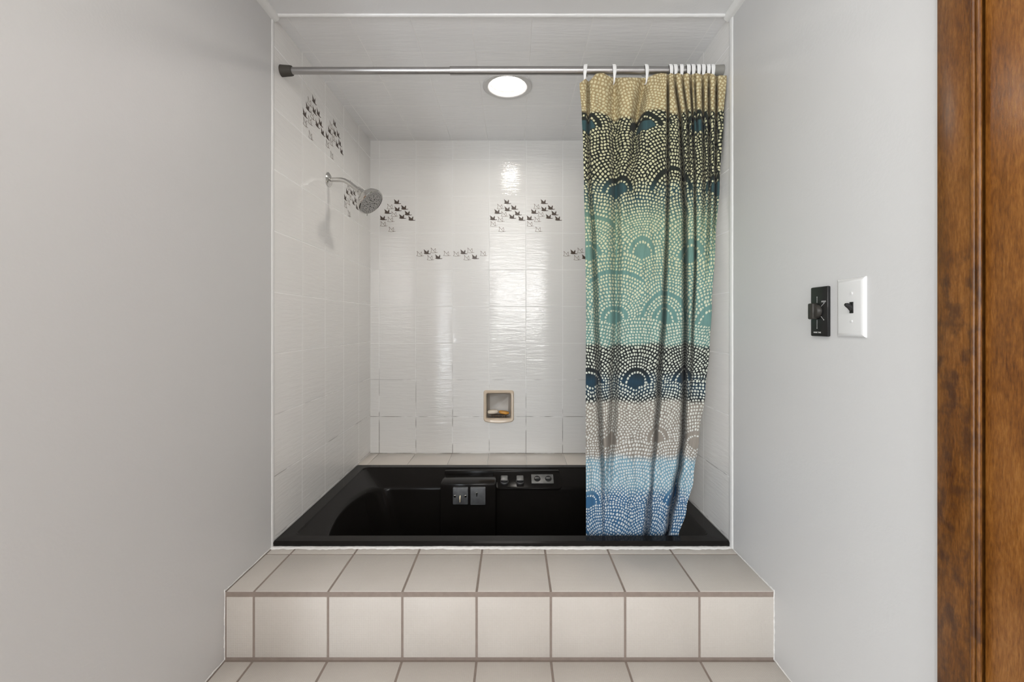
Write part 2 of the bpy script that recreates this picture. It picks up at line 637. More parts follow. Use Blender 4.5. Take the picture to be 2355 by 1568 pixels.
w = MB()
w.box((XL - T, YF, 0), (XL, YB, ZC + T))
sy = lambda k: 1.683 + k * PITCH
sz = lambda k: CZ - 0.7205 + k * PITCH
for k, r in ((0, 8), (1, 8), (2, 7)):
    flock(w, FLOCK_A, lambda u, v, k=k, r=r: (XL + EPS, sy(k) + u, sz(r) + v))
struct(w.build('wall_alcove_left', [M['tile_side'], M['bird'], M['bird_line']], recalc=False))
w = MB()
w.box((XR, YF, 0), (XR + T, YB, ZC + T))
struct(w.build('wall_alcove_right', M['tile_side']))

w = MB()
w.box((XL - T, 0.1, 0), (XL, YF, ZC + T))
struct(w.build('wall_left', M['wall_paint']))
DOOR_Y1, DOOR_Y0, DOOR_TOP = 0.676, -0.15, 2.06
w = MB()
w.box((XR, 0.742, 0), (XR + T, YF, ZC + T))
w.box((XR, DOOR_Y0 - 0.066, DOOR_TOP + 0.07), (XR + T, 0.742, ZC + T))
w.box((XR, REAR, 0), (XR + T, DOOR_Y0 - 0.066, ZC + T))
struct(w.build('wall_right', M['wall_paint']))
# the part of the room behind the camera
w = MB()
for (a, b_, c, d) in ((XFAR - T, -1.41, 0, ZC + T), (-1.41, -1.11, 0, 0.14), (-1.41, -1.11, 2.0, ZC + T), (-1.11, -0.35, 0, ZC + T), (0.55, XR + T, 0, ZC + T), (-0.35, 0.55, 0, 1.35), (-0.35, 0.55, 2.25, ZC + T)):
    w.box((a, REAR - T, c), (b_, REAR, d))
struct(w.build('wall_rear', M['wall_paint']))
w = MB()
w.box((XFAR - T, REAR, 0), (XFAR, 0.1, ZC + T))
struct(w.build('wall_far_left', M['wall_paint']))
w = MB()
w.box((XFAR - T, 0.1, 0), (XL - T, 0.1 + T, ZC + T))
struct(w.build('wall_return', M['wall_paint']))
def window_frame(name, x0, x1, z0, z1, bars):
    w = MB()
    for xa in [x0, x1 - 0.03] + bars:
        w.box((xa, REAR - 0.03, z0), (xa + 0.03, REAR, z1))
    for za in (z0, z1 - 0.03):
        w.box((x0, REAR - 0.03, za), (x1, REAR, za + 0.03))
    struct(w.build(name, M['gloss_trim']))


window_frame('window_1', -0.35, 0.55, 1.35, 2.25, [-0.0675, 0.2375])
window_frame('window_2', -1.41, -1.11, 0.14, 2.0, [])
w = MB()
w.box((XFAR - T, REAR - T, -0.1), (XR + T, Y_RISER + 0.1, 0.0))
struct(w.build('floor', M['floor_tile']))

# ceilings
w = MB()
w.box((XFAR - T, REAR - T, ZC), (XR + T, YF, ZC + T))
struct(w.build('ceiling', M['ceiling_paint']))
LAMP = Vector((P(1167, 197, 1.916).x, 1.916, ZC))
w = MB()
HR, HS = 0.086, 0.13
cx, cy = LAMP.x, LAMP.y
seg = 48
ci, sq = [], []
for j in range(seg):
    a = 2 * PI * j / seg
    c, s = math.cos(a), math.sin(a)
    k = HS / max(abs(c), abs(s))
    ci.append((cx + HR * c, cy + HR * s, ZC))
    sq.append((cx + k * c, cy + k * s, ZC))
w.loft([ci, sq], smooth=False)
w.loft([ci, [(p[0], p[1], ZC + T) for p in ci]], smooth=False)
for (a, b_, c, d) in ((XL - T, cx - HS, YF, YB), (cx + HS, XR + T, YF, YB), (cx - HS, cx + HS, YF, cy - HS), (cx - HS, cx + HS, cy + HS, YB)):
    w.quad((a, c, ZC), (b_, c, ZC), (b_, d, ZC), (a, d, ZC))
w.quad((XL - T, YF, ZC + T), (XR + T, YF, ZC + T), (XR + T, YB, ZC + T), (XL - T, YB, ZC + T))
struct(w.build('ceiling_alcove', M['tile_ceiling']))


def wobbly_strip(mb, p0, p1, out, up, w_, h_, n=60, jit=0.3, seed=1):
    """a bead of filler from p0 to p1 lying on the plane spanned by its run and `out`"""
    rnd = random.Random(seed)
    p0, p1, out, up = Vector(p0), Vector(p1), Vector(out), Vector(up)
    loops = []
    a = b = 0
    for i in range(n + 1):
        t = i / n
        a = a * 0.6 + rnd.uniform(-jit, jit)
        b = b * 0.6 + rnd.uniform(-jit, jit)
        c = p0.lerp(p1, t)
        ww = w_ * (1 + a)
        hh = h_ * (1 + 0.5 * b)
        loops.append([c + up * hh * 0.6 , c + out * ww * 0.35 + up * hh, c + out * ww * 0.8 + up * hh * 0.6, c + out * ww])
    mb.loft(loops, closed=False, smooth=True)


def half_round(mb, p0, p1, e1, e2, r1, r2, n=8, wob=0.0, cuts=1, seed=3):
    rnd = random.Random(seed)
    p0, p1, e1, e2 = Vector(p0), Vector(p1), Vector(e1), Vector(e2)
    loops = []
    for i in range(cuts + 1):
        c = p0.lerp(p1, i / cuts)
        k = 1 + rnd.uniform(-wob, wob)
        loops.append([c + e1 * (-r1 * k * math.cos(PI * j / n)) + e2 * (r2 * k * math.sin(PI * j / n)) for j in range(n + 1)])
    mb.loft(loops, closed=False)


# white beads where the tiled alcove meets the painted room
w = MB()
half_round(w, (XL, YF, ZC), (XR, YF, ZC), (0, 1, 0), (0, 0, -1), 0.0075, 0.007, wob=0.10, cuts=60)
struct(w.build('trim_1', M['gloss_trim']))
w = MB()
half_round(w, (XL, 0.1, ZC), (XL, YF + 0.006, ZC), Vector((0, 0, -1)), Vector((1, 0, 0)), 0.020, 0.020)
struct(w.build('trim_2', M['gloss_trim']))
w = MB()
half_round(w, (XR, REAR, ZC), (XR, YF + 0.006, ZC), Vector((0, 0, -1)), Vector((-1, 0, 0)), 0.020, 0.020)
struct(w.build('trim_3', M['gloss_trim']))
w = MB()
half_round(w, (XL, YF - 0.002, CZ - 0.742), (XL, YF - 0.002, ZC), (0, 1, 0), (1, 0, 0), 0.0085, 0.003, wob=0.06, cuts=60, seed=5)
struct(w.build('trim_4', M['gloss_trim']))
w = MB()
half_round(w, (XR, YF - 0.008, CZ - 0.742), (XR, YF - 0.008, ZC), (0, 1, 0), (-1, 0, 0), 0.0130, 0.004, wob=0.05, cuts=60, seed=6)
struct(w.build('trim_5', M['gloss_trim']))
# caulk: in front of the bath, and along both walls beside the steps
w = MB()
wobbly_strip(w, (XL, 1.478, Z_TREAD), (XR, 1.478, Z_TREAD), (0, -1, 0), (0, 0, 1), 0.018, 0.0045, 220, 0.17, 11)
struct(w.build('trim_6', M['caulk']))
w = MB()
wobbly_strip(w, (XL, Y_RISER, Z_TREAD), (XL, YF, Z_TREAD), (0, 0, 1), (1, 0, 0), 0.0035, 0.0015, 70, 0.35, 12)
wobbly_strip(w, (XL, Y_RISER, Z_LOW), (XL, Y_RISER, Z_TREAD + 0.006), (0, -1, 0), (1, 0, 0), 0.004, 0.0015, 60, 0.35, 13)
wobbly_strip(w, (XL, 0.95, Z_LOW), (XL, Y_RISER, Z_LOW), (0, 0, 1), (1, 0, 0), 0.0035, 0.0015, 70, 0.35, 14)
struct(w.build('trim_7', M['caulk']))
w = MB()
wobbly_strip(w, (XR, Y_RISER, Z_TREAD), (XR, YF, Z_TREAD), (0, 0, 1), (-1, 0, 0), 0.0035, 0.0015, 70, 0.35, 15)
wobbly_strip(w, (XR, Y_RISER, Z_LOW), (XR, Y_RISER, Z_TREAD + 0.006), (0, -1, 0), (-1, 0, 0), 0.004, 0.0015, 60, 0.35, 16)
wobbly_strip(w, (XR, 0.95, Z_LOW), (XR, Y_RISER, Z_LOW), (0, 0, 1), (-1, 0, 0), 0.0035, 0.0015, 70, 0.35, 17)
struct(w.build('trim_8', M['caulk']))

# tiled steps: a grout bed that carries raised tiles
GX = [XL + 0.002] + [-0.720 + k * 0.2066 for k in range(7)] + [XR + 0.006]


def tile_row(mb, lo, hi, axis, g=0.0062, th=0.0018, bev=0.0011):
    """one row of tiles between the grout lines GX; lo/hi on the second axis; axis names the raised direction"""
    for a, b_ in zip(GX, GX[1:]):
        xa, xb = a + g / 2, b_ - g / 2
        if axis[0] == 'z':
            z = axis[1]
            mb.box((xa, lo, z - 0.004), (xb, hi, z + th), 1, bev)
        else:
            y = axis[1]
            mb.box((xa, y - th, lo), (xb, y + 0.004, hi), 1, bev)


w = MB()
w.box((XL, Y_RISER, 0.0), (XR, YF + 0.03, Z_TREAD - 0.0018))
tile_row(w, Y_RISER + 0.0005, 1.4265, ('z', Z_TREAD - 0.0018))
tile_row(w, 1.4325, YF + 0.012, ('z', Z_TREAD - 0.0020))
tile_row(w, Z_LOW + 0.007, Z_TREAD - 0.0155, ('y', Y_RISER))
struct(w.build('floor_upper_step', [M['floor_grout'], M['floor_tile']]))
w = MB()
w.box((XL, 0.93, 0.0), (XR, Y_RISER, Z_LOW - 0.0018))
tile_row(w, 1.020, Y_RISER - 0.008, ('z', Z_LOW - 0.0018))
tile_row(w, 0.931, 1.012, ('z', Z_LOW - 0.0018))
tile_row(w, 0.02, Z_LOW - 0.0155, ('y', 0.93))
struct(w.build('floor_lower_step', [M['floor_grout'], M['floor_tile']]))
# tiled ledge along the back wall, level with the bath's rim
w = MB()
w.box((XL, 2.272, CZ - 0.80), (XR, YB, CZ - 0.7335))
for k in range(-1, 8):
    a, b_ = max(XL + 0.001, bx(k) + 0.0015), min(XR - 0.001, bx(k + 1) - 0.0015)
    if b_ > a:
        w.box((a, 2.275, CZ - 0.738), (b_, YB - 0.003, CZ - 0.7295), 1, 0.001)
struct(w.build('trim_9', [M['caulk'], M['ledge_tile']]))

# door and casing on the right
w = MB()
CF = XR - 0.012
for (a, b_) in (((XR + T, 0.680, 0), (CF, 0.7455, DOOR_TOP + 0.07)), ((XR + T, DOOR_Y0 - 0.07, 0), (CF, DOOR_Y0, DOOR_TOP + 0.07)),
                ((XR + T, DOOR_Y0, DOOR_TOP + 0.005), (CF, 0.680, DOOR_TOP + 0.07))):
    lo = [min(p, q) for p, q in zip(a, b_)]
    hi = [max(p, q) for p, q in zip(a, b_)]
    w.box(lo, hi, 0, 0.002)
half_round(w, (CF, 0.6855, 0), (CF, 0.6855, DOOR_TOP), (0, 1, 0), (-1, 0, 0), 0.0040, 0.0040)
half_round(w, (CF + 0.001, 0.6775, 0), (CF + 0.001, 0.6775, DOOR_TOP), (0, 1, 0), (-1, 0, 0), 0.0034, 0.0042)
struct(w.build('trim_10', M['wood_casing']))
w = MB()
w.box((XR - 0.008, DOOR_Y0 + 0.002, 0.008), (XR + 0.035, 0.673, DOOR_TOP), 0, 0.0015)
struct(w.build('door_1', M['wood_door']))


# ------------------------------------------------------------------ bathtub
tub = empty('bathtub', (-0.037, 1.87, CZ - 1.17), 'black drop-in bathtub set in the tiled alcove behind the steps', 'bathtub')


def rrect(x0, x1, y0, y1, r, z, bulge=0.0, k=12, c=8, dish=0.0):
    """rounded rectangle with k points along each side and c round each corner"""
    pts = []
    corners = [((x1 - r, y0 + r), -PI / 2), ((x1 - r, y1 - r), 0), ((x0 + r, y1 - r), PI / 2), ((x0 + r, y0 + r), PI)]
    ring = []
    for (ox, oy), a0 in corners:
        ring.append([(ox + r * math.cos(a0 + PI / 2 * i / c), oy + r * math.sin(a0 + PI / 2 * i / c)) for i in range(c + 1)])
    for i in range(4):
        pts += ring[i]
        p, q = ring[i][-1], ring[(i + 1) % 4][0]
        pts += [(p[0] + (q[0] - p[0]) * t / (k + 1), p[1] + (q[1] - p[1]) * t / (k + 1)) for t in range(1, k + 1)]
    cx_, cy_, hx, hy = (x0 + x1) / 2, (y0 + y1) / 2, (x1 - x0) / 2, (y1 - y0) / 2
    out = []
    for x, y in pts:
        f = max(0.0, 1 - ((y - cy_) / hy) ** 2)
        sx = (x - cx_) / hx
        out.append(Vector((x + bulge * f * sx, y, z)))
    return out


zr = CZ - 0.729
L = []
L.append(rrect(XL + 0.004, XR - 0.004, 1.476, 2.270, 0.006, zr - 0.0160))
L.append(rrect(XL + 0.003, XR - 0.003, 1.475, 2.271, 0.006, zr - 0.0030))
L.append(rrect(XL + 0.006, XR - 0.006, 1.478, 2.268, 0.006, zr))
inner = dict(x0=-0.752, x1=0.678, y0=1.512, y1=2.236)
L.append(rrect(inner['x0'], inner['x1'], inner['y0'], inner['y1'], 0.03, zr))
L.append(rrect(inner['x0'] + 0.003, inner['x1'] - 0.003, inner['y0'] + 0.002, inner['y1'] - 0.003, 0.03, zr - 0.005))
b1 = rrect(-0.660, 0.586, 1.524, 2.135, 0.07, 0, bulge=0.050)
rimloop = L[-1]
for p in b1:
    # the surround slopes inwards and down from the rim
    dx = min(p.x - (inner['x0'] + 0.003), inner['x1'] - 0.003 - p.x)
    dy = inner['y1'] - 0.003 - p.y
    p.z = zr - 0.005 - 0.44 * max(0.0, min(dx, dy)) - 0.006
L.append(b1)
c0 = Vector((-0.037, 1.83, 0))


def shrink(loop, dx, dy, dz=None, z=None):
    out = []
    for p in loop:
        sx = -1 if p.x > c0.x else 1
        fx = min(1.0, abs(p.x - c0.x) / 0.62)
        fy = min(1.0, abs(p.y - c0.y) / 0.30)
        sy_ = -1 if p.y > c0.y else 1
        out.append(Vector((p.x + sx * dx * fx, p.y + sy_ * dy * fy, p.z + dz if z is None else z)))
    return out


L.append(shrink(b1, 0.006, 0.004, -0.003))
L.append(shrink(b1, 0.010, 0.007, -0.008))
L.append(shrink(b1, 0.014, 0.009, -0.018))
L.append(shrink(b1, 0.070, 0.020, z=CZ - 0.96))
L.append(shrink(b1, 0.120, 0.030, z=CZ - 1.12))
L.append(shrink(b1, 0.165, 0.060, z=CZ - 1.152))
L.append(shrink(b1, 0.230, 0.110, z=CZ - 1.160))
w = MB()
w.loft(L, cap1=True)
shell = w.build('shell', M['tub'], tub, sharp=28)
mod = shell.modifiers.new('thickness', 'SOLIDIFY')
mod.thickness = 0.004
mod.offset = 1.0

# moulded console on the back edge: deck with a tall housing on the left and a shelf on the right
w = MB()
zd = CZ - 0.745
xl_, xm, xr_ = P(1018, 0, 2.067).x, P(1141, 0, 2.067).x, P(1290, 0, 2.0).x
w.box((xl_ - 0.012, 2.05 + 0.012, CZ - 1.12), (xm, 2.20, zd), 0, 0.010)
TRAY_O, TRAY_S, TRAY_N = Vector((0, 2.188, CZ - 0.7395)), Vector((0, -0.824, -0.566)), Vector((0, -0.566, 0.824))


def on_tray(mb, x=0.0, sl=0.0):
    """carry a mesh built flat (x right, y back, z up) onto the sloping tray, its origin at x and sl down the slope"""
    mb.v = [tuple(TRAY_O + TRAY_S * (sl - p[1]) + TRAY_N * p[2] + Vector((x + p[0], 0, 0))) for p in mb.v]
    return mb


xt = P(1292, 0, 2.12).x
con = [(xm - 0.02, 0.012), (xt - 0.006, 0.012), (xt + 0.004, -0.050), (xt + 0.003, -0.076), (xt - 0.006, -0.0855), (xt - 0.018, -0.0885), (xm - 0.02, -0.0885)]


def prism(mb, poly, z0, z1, bev, mi=0):
    bm = bmesh.new()
    lo = [bm.verts.new((x, y, z0)) for x, y in poly]
    f = bm.faces.new(lo)
    r = bmesh.ops.extrude_face_region(bm, geom=[f])
    for e in r['geom']:
        if isinstance(e, bmesh.types.BMVert):
            e.co.z = z1
    bmesh.ops.recalc_face_normals(bm, faces=bm.faces[:])
    if bev:
        bmesh.ops.bevel(bm, geom=[e for e in bm.edges if all(abs(v.co.z - max(z0, z1)) < 1e-6 for v in e.verts)], offset=bev, segments=3, affect='EDGES', profile=0.5)
    bm.verts.index_update()
    mb.add([v.co[:] for v in bm.verts], [[v.index for v in f.verts] for f in bm.faces], mi, True)
    bm.free()


tr = MB()
prism(tr, con, -0.030, 0.0, 0.006)
on_tray(tr)
w.add(tr.v, tr.f, 0, True)
w.box((xl_ - 0.010, 2.192, CZ - 0.78), (xt - 0.004, 2.232, zr - 0.0015), 0, 0.004)
console = w.build('console', M['tub'], tub, sharp=40)


def knob(px, name):
    x = P(px, 0, 2.15).x
    k = MB()
    k.lathe((0, 0, -0.001), (0, 0, 1), [(0, 0.0205), (0.006, 0.0205), (0.009, 0.0185), (0.010, 0.014), (0.016, 0.013)], 32, cap0=True, cap1=True)
    o = on_tray(k, x, 0.049).build(name, M['tub_metal'], tub)
    g = MB()
    g.box((-0.0175, -0.0150, 0.014), (0.0175, 0.0150, 0.030), 0, 0.004)
    h = on_tray(g, x, 0.049).build('grip', M['tub_metal'])
    h.parent = o
    return o


knob(1160, 'tap_knob')
knob(1196, 'tap_knob')
# spout plate lying on the tray
k = MB()
pa, pb = P(1222, 0, 2.15).x, P(1273, 0, 2.15).x
k.box((pa, -0.026, -0.001), (pb, 0.026, 0.005), 0, 0.0018)
sp = on_tray(k, 0, 0.036).build('spout_plate', M['tub_metal'], tub)
for fx in (0.27, 0.77):
    cxp = pa + (pb - pa) * fx
    k = MB()
    k.lathe((0, 0, 0.0045), (0, 0, 1), [(0, 0.016), (0.003, 0.015), (0.004, 0.010)], 24, cap0=True, cap1=True)
    o = on_tray(k, cxp, 0.036).build('outlet', M['hole'])
    o.parent = sp
    k = MB()
    k.box((-0.012, -0.004, 0.007), (0.010, 0.004, 0.012), 0, 0.0018)
    o2 = on_tray(k, cxp, 0.036).build('diverter_lever', M['tub_metal'])
    o2.parent = sp
# the two square plates on the housing
yf = 2.062


def cplate(x0p, x1p, y0p, y1p, nm):
    a, b_ = P(x0p, y1p, yf), P(x1p, y0p, yf)
    k = MB()
    k.box((a.x, yf - 0.013, a.z), (b_.x, yf + 0.004, b_.z), 0, 0.004)
    return k.build(nm, M['tub_plate'], tub), a, b_


pl, a, b_ = cplate(1042, 1077, 1119, 1158, 'jet_control_plate')
for px in (1047, 1071):
    k = MB()
    c = P(px, 1138.5, yf)
    k.lathe((c.x, yf - 0.012, c.z), (0, -1, 0), [(0, 0.006), (0.002, 0.006), (0.004, 0.0035)], 20, cap0=True, cap1=True)
    o = k.build('screw', M['chrome'])
    o.parent = pl
k = MB()
c = P(1059, 1144, yf)
k.tube([(c.x, yf - 0.013, c.z + 0.013), (c.x, yf - 0.022, c.z + 0.006), (c.x, yf - 0.024, c.z - 0.012)], [(0.004, 0.0035), (0.0045, 0.004), (0.006, 0.004)], 14)
o = k.build('lever', M['brass'])
o.parent = pl
pl, a, b_ = cplate(1082, 1117, 1118.5, 1159, 'overflow_plate')
k = MB()
c = P(1097, 1132, yf)
k.lathe((c.x, yf - 0.012, c.z), (0, -1, 0), [(0, 0.005), (0.003, 0.005), (0.005, 0.003)], 18, cap0=True, cap1=True)
k.box((c.x - 0.002, yf - 0.0155, c.z - 0.014), (c.x + 0.002, yf - 0.012, c.z), 0, 0.0008)
o = k.build('screw', M['chrome'])
o.parent = pl


# ------------------------------------------------------------------ curtain rod
RY, RZ = 1.531, CZ + 0.875
rod = empty('curtain_rod', (0, RY, RZ), 'brushed nickel tension rod spanning the bath alcove below the ceiling', 'curtain rod')
w = MB()
w.lathe((XL + 0.010, RY, RZ), (1, 0, 0), [(0, 0.0118), (0.60, 0.0118)], 36, cap0=True, cap1=True)
w.build('inner_tube', M['rod'], rod)
w = MB()
xj = P(1035, 0, RY).x
w.lathe((xj, RY, RZ), (1, 0, 0), [(0, 0.0122), (0.0006, 0.0140), (XR - 0.008 - xj, 0.0140)], 36, cap0=True, cap1=True)
w.build('outer_tube', M['rod'], rod)
for x, s in ((XL + 0.0005, 1), (XR - 0.0005, -1)):
    w = MB()
    w.lathe((x, RY, RZ), (s, 0, 0), [(0, 0.0195), (0.004, 0.0190), (0.032, 0.0172), (0.037, 0.0160), (0.038, 0.0120)], 36, cap0=True, cap1=True)
    w.build('end_cap', M['rubber'] if s > 0 else M['rubber_grey'], rod)


# ------------------------------------------------------------------ shower curtain
def interp(tab, x):
    if x <= tab[0][0]:
        return tab[0][1]
    for (a, b_), (c, d) in zip(tab, tab[1:]):
        if x <= c:
            t = (x - a) / (c - a)
            return b_ + (d - b_) * t
    return tab[-1][1]


def sinterp(tab, x):
    """smooth interpolation"""
    if x <= tab[0][0]:
        return tab[0][1]
    for (a, b_), (c, d) in zip(tab, tab[1:]):
        if x <= c:
            t = (x - a) / (c - a)
            t = t * t * (3 - 2 * t)
            return b_ + (d - b_) * t
    return tab[-1][1]


LEFT = [(165, 1331), (190, 1333), (265, 1338), (330, 1341), (420, 1343), (560, 1346), (700, 1348), (900, 1347), (1250, 1348)]
RIGHT = [(165, 1671), (175, 1671), (265, 1664), (420, 1655), (560, 1645), (700, 1637), (800, 1632), (900, 1622), (1000, 1608), (1100, 1595), (1170, 1579), (1237, 1560), (1250, 1556)]
HEM = [(1329, 193), (1337, 187), (1345, 181), (1352, 188), (1362, 178), (1370, 170), (1379, 168), (1388, 168), (1396, 173), (1404, 177), (1413, 179), (1440, 178),
       (1478, 179), (1490, 178), (1505, 171), (1520, 168), (1532, 169), (1536, 172), (1543, 168), (1551, 171), (1560, 168), (1570, 172), (1580, 168), (1589, 172),
       (1600, 168), (1616, 172), (1625, 168), (1640, 170), (1647, 176), (1656, 173), (1672, 174)]
# valleys: (track px by row, width px by row, strength by row)
VAL = [
    ([(170, 1352), (300, 1353), (420, 1357), (560, 1366), (700, 1371), (900, 1377), (1000, 1382), (1100, 1387), (1250, 1389)], [(170, 3.5), (500, 4), (900, 5), (1250, 2.5)], [(170, .6), (400, .35), (800, .6), (1050, .6), (1150, .2), (1250, .1)]),
    ([(170, 1412), (420, 1416), (700, 1418), (900, 1412), (1000, 1407), (1100, 1400), (1250, 1398)], [(170, 12), (600, 9), (1000, 8), (1100, 6)], [(170, .75), (300, .5), (700, .45), (900, .7), (1000, .7), (1110, .2), (1250, 0)]),
    ([(170, 1480), (300, 1463), (420, 1450), (600, 1440)], [(170, 13), (330, 9), (600, 12)], [(170, .8), (290, .95), (400, .4), (600, 0)]),
    ([(170, 1536), (420, 1536), (520, 1534), (700, 1528), (900, 1515), (1000, 1508), (1100, 1500), (1180, 1492), (1250, 1484)], [(170, 2.6), (700, 4), (900, 5), (1120, 3), (1180, 6), (1250, 6)], [(170, 1), (420, .6), (700, .75), (900, .85), (1100, .4), (1170, .7), (1250, .9)]),
    ([(170, 1552), (300, 1566), (420, 1571), (500, 1575), (750, 1576), (900, 1574), (1000, 1571), (1060, 1565), (1120, 1554), (1200, 1540), (1250, 1529)], [(170, 2.6), (420, 4.5), (800, 5), (1100, 5), (1150, 6), (1250, 4)], [(170, .9), (420, 1.0), (1000, 1.2), (1130, 1.5), (1250, 1.1)]),
    ([(170, 1570), (300, 1583), (500, 1588)], [(170, 2.6), (500, 3)], [(170, .9), (280, .6), (480, 0)]),
    ([(170, 1588), (300, 1594), (420, 1598), (600, 1599), (800, 1592), (950, 1586)], [(170, 2.6), (950, 3)], [(170, .9), (400, .55), (700, .6), (900, .2), (950, 0)]),
    ([(170, 1598), (400, 1607)], [(170, 2.2), (400, 3)], [(170, .7), (350, 0)]),
    ([(170, 1616), (420, 1619), (600, 1615)], [(170, 2.6), (600, 4)], [(170, .9), (350, .5), (600, 0)]),
    ([(170, 1630), (420, 1632), (700, 1624)], [(170, 2.6), (700, 4)], [(170, .9), (400, .5), (700, 0)]),
    ([(170, 1648), (420, 1646), (560, 1641)], [(170, 2.8), (560, 3)], [(170, 1), (420, .6), (600, 0)]),
]
DEPTH = [(165, 1.506), (240, 1.510), (420, 1.522), (800, 1.535), (1250, 1.546)]
AMP = [(165, 0.024), (182, 0.030), (215, 0.060), (300, 0.074), (700, 0.078), (1250, 0.072)]


def curtain_depth(px, py, lx, rx):
    g = max(0.0, min(1.0, (px - 1520) / 16.0)) * max(0.0, min(1.0, 1 - (py - 190) / 110.0))   # gathered folds stand in front of their rings
    base = interp(DEPTH, py) - 0.016 * g
    v = 0.0
    for tr, wd, stg in VAL:
        if py > tr[-1][0] + 60:
            continue
        v = v + interp(stg, py) * math.exp(-((px - sinterp(tr, py)) / interp(wd, py)) ** 2)
    # long soft billows and fine slack
    soft = 0.006 * math.sin(px * 0.045 + py * 0.002) + 0.0022 * math.sin(px * 0.13 + py * 0.011) + 0.0012 * math.sin(px * 0.31 - py * 0.023)
    fr = 0.030 * math.exp(-((px - rx) / 9.0) ** 2) * max(0.0, 1 - (py - 170) / 500)
    return base + interp(AMP, py) * (1 - 0.30 * g * max(0.0, min(1.0, (215 - py) / 35.0))) * min(v, 1.35) + soft * min(1, (py - 150) / 200) - 0.012 * math.exp(-((px - rx) / 20.0) ** 2) + fr * 0.3


NU, NV = 560, 260
verts, faces, uvs = [], [], []
PXM = 1.531 / F
rows_len = []
grid = []
for j in range(NV + 1):
    t = j / NV
    row = []
    for i in range(NU + 1):
        s = i / NU
        pxt = 1331 + (1671 - 1331) * s
        top = interp(HEM, pxt)
        py = top + (1247 - top) * t
        lx, rx = sinterp(LEFT, py), sinterp(RIGHT, py)
        # crowd the cloth towards the gathered side near the top, evenly lower down
        px = lx + (rx - lx) * s
        d = curtain_depth(px, py, lx, rx)
        p = P(px, py, d)
        p.x = min(p.x, XR - 0.003)
        row.append(p)
    grid.append(row)
    acc = [0.0]
    for a, b_ in zip(row, row[1:]):
        acc.append(acc[-1] + math.hypot(b_.x - a.x, b_.y - a.y))
    rows_len.append(acc)
# smooth the cloth's arc length from row to row so that the print stays woven
LTOT = 0.52
sm = None
tabs = []
for acc in rows_len:
    nrm = [x / acc[-1] for x in acc]
    sm = nrm if sm is None else [0.9 * a + 0.1 * b_ for a, b_ in zip(sm, nrm)]
    tabs.append(sm)
for j in range(NV + 1):
    for i in range(NU + 1):
        verts.append(grid[j][i][:])
for j in range(NV):
    for i in range(NU):
        a = j * (NU + 1) + i
        faces.append((a, a + NU + 1, a + NU + 2, a + 1))
me = bpy.data.meshes.new('shower_curtain')
me.from_pydata(verts, [], faces)
uvl = me.uv_layers.new(name='UVMap')
for lp in me.loops:
    i = lp.vertex_index % (NU + 1)
    j = lp.vertex_index // (NU + 1)
    uvl.data[lp.index].uv = ((tabs[j][i] * 0.25 + i / NU * 0.75) * LTOT - 0.014, (CZ + 0.8615 - verts[lp.vertex_index][2]))
for p in me.polygons:
    p.use_smooth = True
me.materials.append(M['curtain'])
curtain = bpy.data.objects.new('shower_curtain', me)
COL.objects.link(curtain)
mod = curtain.modifiers.new('cloth', 'SOLIDIFY')
mod.thickness = 0.0011
mod.offset = 0
tag(curtain, 'dotted fan print shower curtain in tan, black, teal and blue bands, pushed right', 'shower curtain')

# rings
RINGS = [(1349, -1.0, 'white curtain ring at the left edge of the curtain, first on the rod'),
         (1413, 0.15, 'white curtain ring second from the left, between two wide gaps of bare rod'),
         (1487, 0.35, 'white curtain ring third from the left, standing alone just before the gathered folds'),
         (1543.5, 0.25, 'white curtain ring leftmost of the bunched ones on the right of the rod'),
         (1554, 0.1, 'white curtain ring second from the left in the bunch over the gathered folds'),
         (1569, -0.3, 'white curtain ring third from the left in the bunch over the gathered folds'),
         (1585, -0.3, 'white curtain ring fourth from the left in the bunch over the gathered folds'),
         (1596, -0.3, 'white curtain ring in the middle of the bunch over the gathered folds'),
         (1609, -0.5, 'white curtain ring fourth from the right in the bunch over the gathered folds'),
         (1620, -0.5, 'white curtain ring third from the right in the bunch over the gathered folds'),
         (1632, -0.6, 'white curtain ring second from the right in the bunch over the gathered folds'),
         (1642, -0.5, 'white curtain ring nearest the right end of the rod')]


def ring_mesh():
    k = MB()
    pts, rad = [], []
    # loop in the local YZ plane round the rod (rod centre at the origin), front is -Y
    path = [(0.0175, -0.008), (0.0178, 0.004), (0.0135, 0.0135), (0.006, 0.0182), (-0.004, 0.0185), (-0.0125, 0.0145), (-0.0175, 0.006), (-0.0190, -0.005),
            (-0.0185, -0.016), (-0.0165, -0.027), (-0.013, -0.037), (-0.008, -0.045), (-0.001, -0.0475), (0.006, -0.043), (0.0115, -0.033), (0.0155, -0.020), (0.0175, -0.008)]
    n = len(path) - 1
    for i in range(n * 4 + 1):
        t = i / 4
        a = min(int(t), n - 1)
        f = t - a
        p0, p1, p2, p3 = path[(a - 1) % n], path[a], path[(a + 1) % n if a + 1 < n else 0], path[(a + 2) % n]
        q = []
        for c in (0, 1):
            q.append(0.5 * (2 * p1[c] + (p2[c] - p0[c]) * f + (2 * p0[c] - 5 * p1[c] + 4 * p2[c] - p3[c]) * f * f + (3 * p1[c] - p0[c] - 3 * p2[c] + p3[c]) * f ** 3))
        pts.append(Vector((0, q[0], q[1])))
        wdt = interp([(-0.048, 0.0022), (-0.035, 0.0034), (-0.015, 0.0056), (0.002, 0.0064), (0.02, 0.0064)], q[1])
        rad.append((wdt, 0.0014))
    k.tube(pts, rad, 12, cap=False, flat=(1, 0, 0))
    return k


